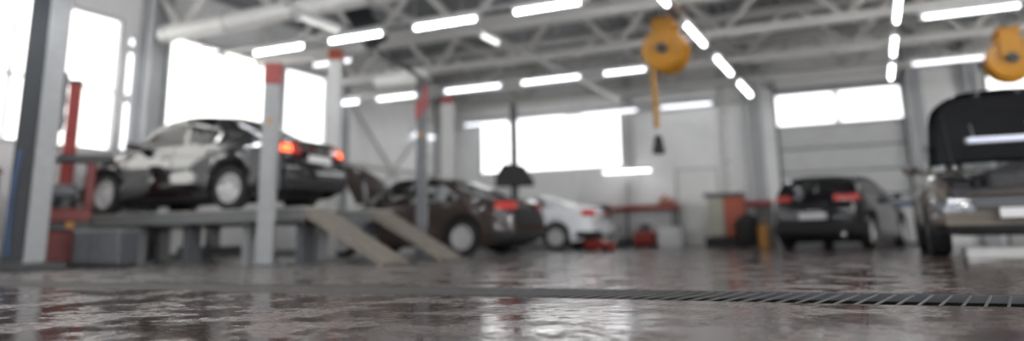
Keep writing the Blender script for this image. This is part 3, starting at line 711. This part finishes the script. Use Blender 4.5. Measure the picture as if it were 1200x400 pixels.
def post(name, label, cat, loc, h, w, d, capm, caph, m=M_grey, rz=0., arms=True):
    t = thing(name, label, cat, loc, rz, None)
    # C-shaped column
    MB().box(-w / 2, w / 2, -d / 2, d / 2, .02, h - caph, .012).build('column', m, t)
    MB().box(-w * .9, w * .9, -d * .9, d * .9, 0, .025, .004).build('base_plate', M_dgrey, t)
    if capm: MB().box(-w / 2 - .008, w / 2 + .008, -d / 2 - .008, d / 2 + .008, h - caph, h, .012).build('cap', capm, t)
    return t
p = post('lift_post', 'grey square lift post with a red top beside the black sedan', 'lift post', (-7.36, 7.74, 0), 2.76, .215, .2, M_red, .30, M_grey, .6)
MB().box(-.03, .03, -.106, -.098, 1.9, 1.97).build('sticker', M_yellow, p)
MB().box(.11, .14, -.06, .06, 1.0, 1.5, .01).build('control_box', M_dgrey, p)
p = post('lift_post', 'tall pale grey lift post with short red cap behind the black sedan', 'lift post', (-9.22, 11.35, 0), 4.0, .25, .22, M_orange, .22, M_lgrey, .6)
p = post('lift_post', 'pale grey post with red cap behind the dark post', 'lift post', (-9.41, 16.0, 0), 3.8, .32, .26, M_red, .16, M_lgrey, .5)
p = post('lift_post', 'dark lift post with red brackets and black hose, left of brown sedan', 'lift post', (-6.70, 10.55, 0), 3.0, .17, .17, M_dark, .2, M_dgrey, .5)
MB().box(-.10, .0, -.1, .1, 2.3, 2.62, .01).build('bracket', M_red, p); MB().box(.02, .1, -.1, -.06, 2.45, 2.85, .01).build('bracket', M_red, p)
MB().box(-.03, .03, -.092, -.08, 2.0, 2.08).build('sticker', M_yellow, p)
MB().box(.085, .1, -.05, .05, .5, 2.2).build('lift_rail', M_grey, p, smooth=0)
pts = [Vector((-8.0, 10.75, 3.95)), Vector((-7.7, 10.8, 3.55)), Vector((-7.2, 10.7, 3.32)), Vector((-6.95, 10.6, 3.16)), Vector((-6.72, 10.55, 3.02))]
tag(MB().tube([pts[0].lerp(pts[0], 0)] + pts[1:], .035, 8).build('power_hose', M_rubber), 'black hose looping from ceiling heater down to the dark post', 'hose')
# big foreground column, left edge
t = thing('lift_column', 'tall grey lift column at left edge with dark side and blue cable', 'lift column', (-10.40, 6.45, 0), 1.02)
MB().box(-.01, .25, -.16, .16, .02, 4.3, .015).build('column_face', M_grey, t)
MB().box(-.25, -.01, -.10, .17, .02, 4.3, .01).build('side_channel', mat('blue_grey_dark', (.018, .022, .028), .5, noise=.1), t)
MB().tube([(-.2, -.15, .2), (-.22, -.16, .9), (-.18, -.16, 1.6)], .035, 10).build('cable', M_blue, t)
rk = MB()
for k in range(3): rk.box(.25, .31, -.05, .05, 2.0 + .28 * k, 2.14 + .28 * k, .01)
rk.build('latch_blocks', M_lgrey, t)
MB().box(-.5, .5, -.42, .35, 0, .10, .02).build('base_plate', M_dark, t)
MB().box(.25, .30, -.08, .06, 1.9, 2.75, .01).build('carriage', M_dgrey, t)
# slim red lift post by the window
t = post('red_post', 'slim red post standing before the first left window', 'lift post', (-11.76, 7.84, 0), 3.01, .19, .16, M_dark, .07, M_red, .9)

# ------------------------------------------------------------------ left corner workshop gear
t = thing('tyre_changer', 'red tyre changing machine with a black turntable near the left column', 'machine', (-11.0, 7.42, 0), .98)
MB().box(-.32, .3, -.28, .28, .05, .52, .03).build('cabinet', M_mred, t)
MB().box(-.34, .32, -.3, .3, 0, .06, .01).build('plinth', M_dark, t)
MB().box(-.3, .32, -.26, .26, .52, .66, .02).build('pedal_band', M_dark, t)
MB().box(-.02, .08, -.27, -.25, .56, .66, .01).build('badge', M_yellow, t)
MB().box(-.3, .3, -.22, .26, .66, .86, .02).build('upper_body', M_mred, t)
MB().lathe([(.2, .86), (.2, .95), (.3, .97), (.3, 1.0), (.05, 1.02), (0, 1.02)], 28, Matrix.Translation((-.1, 0, 0))).build('turntable', M_dark, t)
MB().box(-.26, .1, -.14, .14, 1.02, 1.22, .05).build('motor', M_dgrey, t)
MB().box(.18, .32, -.08, .08, .86, 1.6, .02).build('mast', M_mred, t)
MB().box(-.25, .55, -.10, .10, 1.55, 1.68, .03).build('tool_arm', M_dark, t)
t = thing('tool_trolley', 'grey tool trolley with red drawer band at far left edge', 'trolley', (-11.5, 6.3, 0), 1.0)
MB().box(-.4, .3, -.25, .25, .15, 1.35, .03).build('body', M_dgrey, t)
for k in range(4): MB().box(-.37, .27, -.27, -.25, .25 + .26 * k, .47 + .26 * k, .01).build('drawer', M_grey if k != 3 else M_red, t)
MB().box(-.42, .32, -.27, .27, 1.35, 1.42, .02).build('top_tray', M_red, t)
for sx in (-.33, .23):
    for sy in (-.2, .2): MB().tube([(sx, sy - .02, .07), (sx, sy + .02, .07)], .07, 14).build('castor', M_rubber, t)
t = thing('steel_cabinet', 'low dark grey steel cabinet under left end of the lift', 'cabinet', (-10.05, 7.4, 0), .2)
MB().box(-.4, .4, -.2, .2, .04, .5, .015).build('body', M_dgrey, t); MB().box(-.38, .38, -.17, .17, 0, .04).build('plinth', M_dark, t, smooth=0)
MB().box(-.41, .41, -.21, .21, .5, .53, .006).build('top', M_grey, t)
MB().box(-.38, -.01, -.212, -.2, .07, .48, .004).build('door', M_dgrey, t); MB().box(.01, .38, -.212, -.2, .07, .48, .004).build('door', M_dgrey, t)
t = thing('oil_drum', 'small orange-red drum on the floor under the raised lift', 'drum', (-8.75, 8.95, 0))
MB().lathe([(.14, 0), (.15, .01), (.15, .2), (.155, .21), (.15, .22), (.15, .4), (.14, .42), (.13, .41), (0, .41)], 24).build('barrel', M_orange, t)
MB().lathe([(.03, .41), (.03, .44), (0, .44)], 12, Matrix.Translation((.07, 0, 0))).build('bung', M_dark, t)

# ------------------------------------------------------------------ amber hose reels
def reel(label, loc, R, hose):
    t = thing('hose_reel', label, 'hose reel', loc, 0, 'amber exhaust hose reels')
    RX = Matrix.Rotation(PI / 2, 4, 'X')
    hw = .24
    for s in (-1, 1):
        MB().lathe([(.09, -.02), (R * .9, -.02), (R, -.035), (R + .012, 0), (R, .035), (R * .9, .02), (.09, .02)], 36, Matrix.Translation((0, s * hw, 0)) @ RX).build('flange', M_yellow, t)
    mb = MB()
    for k in range(5):
        y = -hw + .07 + .085 * k; mb.lathe([(R * .62 + .045 * math.cos(a * PI / 4), .045 * math.sin(a * PI / 4)) for a in range(9)], 30, Matrix.Translation((0, y, 0)) @ RX)
    mb.lathe([(R * .6, -hw), (R * .6, hw)], 30, RX); mb.build('wound_hose', M_hose, t)
    MB().lathe([(.095, -hw - .09), (.095, hw + .09)], 20, RX).lathe([(.05, -hw - .13), (.05, hw + .13)], 14, RX).build('hub', M_dark, t)
    MB().box(-.16, .16, -hw - .08, -hw - .05, .0, R + .17, .008).box(-.16, .16, hw + .05, hw + .08, .0, R + .17, .008).box(-.18, .18, -hw - .08, hw + .08, R + .13, R + .19, .01).build('bracket', M_yellow, t)
    MB().box(-.05, .05, -.05, .05, R + .19, 4.29 - loc[2], .0).build('hanger', M_dgrey, t, smooth=0)
    if hose:
        x = -R * .62 - .02; a = MB().tube([(x + .03, -.02, .1), (x, -.04, -.1), (x, -.05, -.5), (x + .02, -.05, -.9), (x + .015, -.05, hose)], .052, 12).build('drop_hose', M_hose, t)
        n = MB().lathe([(.04, .1), (.07, .05), (.085, -.08), (.11, -.17), (.10, -.22), (.05, -.23)], 18, Matrix.Translation((x + .03, -.05, hose - .22))).build('nozzle', M_rubber, t)
        MB().tube([(x + .015, -.05, hose + .02), (x + .03, -.05, hose - .14)], .03, 10).build('coupling', M_duct, n)
    return t
reel('amber hose reel with hose hanging down to a black nozzle', (-2.98, 12.6, 3.47), .36, -1.35)
reel('amber hose reel at the right edge above the open bonnet', (2.43, 15.2, 3.2), .36, 0)

# ------------------------------------------------------------------ middle and back of the hall
t = thing('exhaust_extractor', 'tall thin black pole with a black hood standing before the big window', 'extractor', (-7.0, 14.8, 0))
MB().tube([(0, 0, .04), (0, 0, 3.15)], .085, 12).build('pole', M_dark, t)
MB().lathe([(.06, 0), (.06, .12), (.03, .16), (0, .16)], 14, Matrix.Translation((0, 0, 3.12))).build('pole_cap', M_dark, t)
mb = MB().prism([(-.42, 0), (.42, .0), (.42, .10), (.22, .42), (-.22, .48), (-.40, .22)], -.25, .25, Matrix.Translation((0, 0, 1.42)) @ Matrix.Rotation(.4, 4, 'Z')); mb.build('hood', M_rubber, t)
MB().box(-.35, .35, -.35, .35, 0, .05, .02).build('base', M_dark, t)
t = thing('ribbed_screen', 'pale ribbed partition screen below the big back window', 'screen', (-8.1, 19.2, 0))
mb = MB().box(-.86, .86, -.02, .02, .1, 2.1)
for k in range(14): mb.box(-.84 + .125 * k, -.80 + .125 * k, -.035, .035, .1, 2.1)
mb.build('panel', M_white, t, smooth=0)
MB().box(-.8, -.74, -.25, .25, 0, .1).build('foot', M_grey, t, smooth=0); MB().box(.74, .8, -.25, .25, 0, .1).build('foot', M_grey, t, smooth=0)

t = thing('workbench', 'long workbench with a red top edge at the back wall', 'workbench', (-6.0, 20.4, 0))
MB().box(-1.28, 1.28, -.3, .3, 1.0, 1.12, .01).build('worktop', M_red, t)
for sx in (-1.2, -.12, 1.15):
    for sy in (-.24, .24): MB().box(sx - .04, sx + .04, sy - .04, sy + .04, 0, 1.0).build('leg', M_dgrey, t, smooth=0)
MB().box(-1.2, 1.15, .1, .14, .25, .95).build('back_panel', M_lgrey, t, smooth=0)
MB().box(-1.2, 1.15, -.2, .2, .22, .25).build('shelf', M_dgrey, t, smooth=0)
t = thing('monitor', 'dark flat monitor at the left end of the red workbench', 'monitor', (-6.72, 19.5, 0))
MB().box(-.32, .32, -.03, .03, .76, 1.16, .015).build('panel', M_screen, t)
MB().box(-.03, .03, .03, .07, .05, 1.0).build('stand', M_dgrey, t, smooth=0); MB().box(-.25, .25, -.2, .2, 0, .05, .01).build('base', M_dgrey, t)
t = thing('storage_box', 'white box standing under the left end of the red workbench', 'box', (-6.72, 19.92, 0))
MB().box(-.3, .3, -.15, .15, 0, .60, .02).build('body', M_white, t); MB().box(-.31, .31, -.16, .16, .60, .64, .01).build('lid', M_lgrey, t)
t = thing('storage_box', 'white box standing under the right end of the red workbench', 'box', (-4.9, 19.92, 0))
MB().box(-.3, .3, -.15, .15, 0, .5, .02).build('body', M_white, t); MB().box(-.31, .31, -.16, .16, .5, .54, .01).build('lid', M_lgrey, t)
t = thing('parts_crate', 'brown crate of parts on the red workbench', 'crate', (-5.05, 20.35, 1.12))
MB().box(-.2, .2, -.13, .13, 0, .16, .01).build('crate', M_wood, t)
MB().lathe([(.07, 0), (.07, .08), (.03, .1), (.0, .1)], 14, Matrix.Translation((-.05, 0, .16))).build('part', M_orange, t)
t = thing('wall_lamp', 'pale upright lamp housing above left part of the red workbench', 'lamp', (-6.03, 20.5, 1.12))
MB().box(-.07, .07, -.05, .05, 0, .85, .02).build('housing', M_duct, t); MB().box(-.1, .1, -.08, .08, 0, .04, .01).build('foot', M_grey, t)
t = thing('gas_can', 'red jerrycan cart standing before the workbench', 'can', (-5.53, 19.7, 0))
MB().box(-.26, .26, -.2, .2, .06, .42, .05).build('body', M_red, t); MB().tube([(-.15, 0, .42), (-.15, 0, .52), (.12, 0, .52), (.12, 0, .42)], .025, 8).build('handle', M_dark, t)
for sx in (-.2, .2): MB().tube([(sx, -.18, .06), (sx, .18, .06)], .06, 14).build('wheel', M_rubber, t)
MB().lathe([(.13, .42), (.15, .6), (.1, .62), (0, .62)], 18, Matrix.Translation((.0, .12, 0))).build('funnel', M_dgrey, t)
t = thing('floor_jack', 'low red floor jack beside the white car', 'jack', (-5.22, 15.1, 0), -.3)
MB().prism([(-.3, .05), (.3, .05), (.3, .16), (.1, .26), (-.2, .24), (-.3, .14)], -.15, .15).build('chassis', M_red, t)
MB().tube([(.25, 0, .15), (.55, 0, .5)], .02, 8).build('handle', M_dark, t)
for sx in (-.24, .24): MB().tube([(sx, -.18, .055), (sx, .18, .055)], .055, 14).build('wheel', M_rubber, t)
MB().lathe([(.06, .24), (.07, .29), (0, .29)], 16).build('saddle', M_dark, t)

t = thing('oil_station', 'pale and orange service cabinet with dark top right of the door', 'cabinet', (-3.33, 19.5, 0))
MB().box(-.42, -.02, -.25, .25, .25, 1.2, .02).build('pale_side', mat('pale_olive', (.42, .41, .34), .5, noise=.08), t)
MB().box(-.02, .46, -.27, .25, .55, 1.22, .02).build('orange_box', M_orange, t); MB().box(-.0, .2, -.26, .2, .25, .55, .02).build('lower_box', M_orange, t)
MB().box(-.5, .46, -.3, .28, 1.22, 1.33, .015).build('top_tray', M_dgrey, t)
MB().box(-.5, .46, -.4, .28, .0, .25, .03).build('base_skid', M_rubber, t)
t = thing('drain_tank', 'black waste oil tank beside the orange service cabinet', 'tank', (-2.73, 18.75, 0))
MB().lathe([(.24, .05), (.26, .08), (.26, .62), (.22, .72), (.08, .76), (.05, .8), (0, .8)], 28).build('tank', M_rubber, t)
for k in range(3): MB().ball((.2 * math.cos(2.1 * k), .2 * math.sin(2.1 * k), .04), .04, .04, .04).build('castor', M_dark, t)
MB().tube([(.2, 0, .6), (.33, 0, .7), (.33, 0, .86)], .02, 8).build('handle', M_dgrey, t)
t = thing('yellow_canister', 'amber yellow canister standing left of the graphite hatchback', 'canister', (-2.23, 17.6, 0))
MB().box(-.12, .12, -.1, .1, 0, .5, .03).build('body', M_yellow, t); MB().tube([(-.06, 0, .5), (-.06, 0, .58), (.05, 0, .58), (.05, 0, .5)], .016, 8).build('handle', M_yellow, t)
MB().lathe([(.03, .5), (.03, .55), (0, .55)], 12, Matrix.Translation((.085, 0, 0))).build('cap', M_dark, t)
t = thing('parts_shelf', 'low red-topped shelf at the wall left of the glazed gate', 'shelf', (-2.72, 20.3, 0))
MB().box(-.42, .42, -.2, .2, 1.0, 1.14, .01).build('top', M_red, t)
for sx in (-.38, .38): MB().box(sx - .03, sx + .03, -.18, .18, 0, 1.0).build('side', M_dgrey, t, smooth=0)
MB().box(-.35, .35, -.18, .18, .45, .48).build('shelf', M_dgrey, t, smooth=0)
t = thing('wall_cabinet', 'pale low cabinet with a blue top right of the glazed gate', 'cabinet', (.75, 20.2, 0))
MB().box(-.3, .38, -.18, .18, .05, .88, .015).build('body', M_lgrey, t); MB().box(-.42, .42, -.2, .2, .88, 1.0, .01).build('top', M_blue, t)
MB().box(-.28, .03, -.19, -.18, .1, .85, .004).build('door', M_lgrey, t); MB().box(.05, .36, -.19, -.18, .1, .85, .004).build('door', M_lgrey, t); MB().box(-.28, .36, -.16, .16, 0, .05).build('plinth', M_dark, t, smooth=0)
t = thing('inspection_lamp', 'long white inspection lamp bar hooked under the open bonnet', 'lamp', (1.52, 10.72, 1.40))
MB().box(-.40, .40, .015, .05, -.04, .04, .01).build('housing', M_grey, t); MB().tube([(-.37, .0, 0), (.37, .0, 0)], .032, 10).build('tube', mat('work_lamp', (.80, .83, 1.), .3, emit=.10), t)
for sx in (-.3, .3): MB().tube([(sx, .04, .03), (sx, .12, .12), (sx, .2, .22)], .008, 6).build('hook', M_steel, t)
t = thing('drip_tray', 'pale drip tray on the floor under the front of the crossover', 'tray', (1.5, 10.75, 0))
MB().box(-.55, .55, -.35, .35, 0, .02, .005).box(-.55, -.52, -.35, .35, .02, .10).box(.52, .55, -.35, .35, .02, .10).box(-.52, .52, -.35, -.32, .02, .10).box(-.52, .52, .32, .35, .02, .10).build('tray', M_white, t)
MB().box(-.55, .55, -.36, -.345, .10, .115).build('rim', M_lgrey, t, smooth=0)

# ------------------------------------------------------------------ world, camera
w = bpy.data.worlds.new('daylight'); SC.world = w; w.use_nodes = True
bg = w.node_tree.nodes['Background']; bg.inputs['Color'].default_value = (.93, .96, 1., 1); bg.inputs['Strength'].default_value = 1.

f, yaw, pitch, roll, cyy = 871.567, .443041771, .206578431, -.0172674757, 95.8494844
def ray(px, py):
    x = (px - 600) / f; y = (cyy - py) / f
    c, s = math.cos(roll), math.sin(roll); X = c * x - s * y; Z = s * x + c * y
    cp, sp_ = math.cos(pitch), math.sin(pitch); Y2 = cp - sp_ * Z; Z2 = sp_ + cp * Z
    a, b = math.cos(yaw), math.sin(yaw); return Vector((a * X - b * Y2, b * X + a * Y2, Z2))
fw = ray(600, cyy); rt = (ray(600 + f, cyy) - fw).normalized(); up = (ray(600, cyy - f) - fw).normalized()
cd = bpy.data.cameras.new('camera'); cam = bpy.data.objects.new('camera', cd); COL.objects.link(cam)
m3 = Matrix((rt, up, -fw)).transposed(); cam.matrix_world = Matrix.Translation((0, 0, .32)) @ m3.to_4x4()
cd.sensor_width = 36; cd.lens = f / 1200 * 36; cd.shift_y = (cyy - 200) / 1200
cd.clip_start = .05; cd.clip_end = 200
cd.dof.use_dof = True; cd.dof.focus_distance = 3.3; cd.dof.aperture_fstop = cd.lens / 46.
cd.dof.aperture_blades = 0
SC.camera = cam
vs_ = SC.view_settings; vs_.view_transform = 'Standard'; vs_.look = 'None'; vs_.gamma = 1; vs_.exposure = 1.95; vs_.use_curve_mapping = False
SC.cycles.use_denoising = True
SC.cycles.max_bounces = 8; SC.cycles.diffuse_bounces = 4; SC.cycles.glossy_bounces = 4
SC.cycles.sample_clamp_indirect = 8
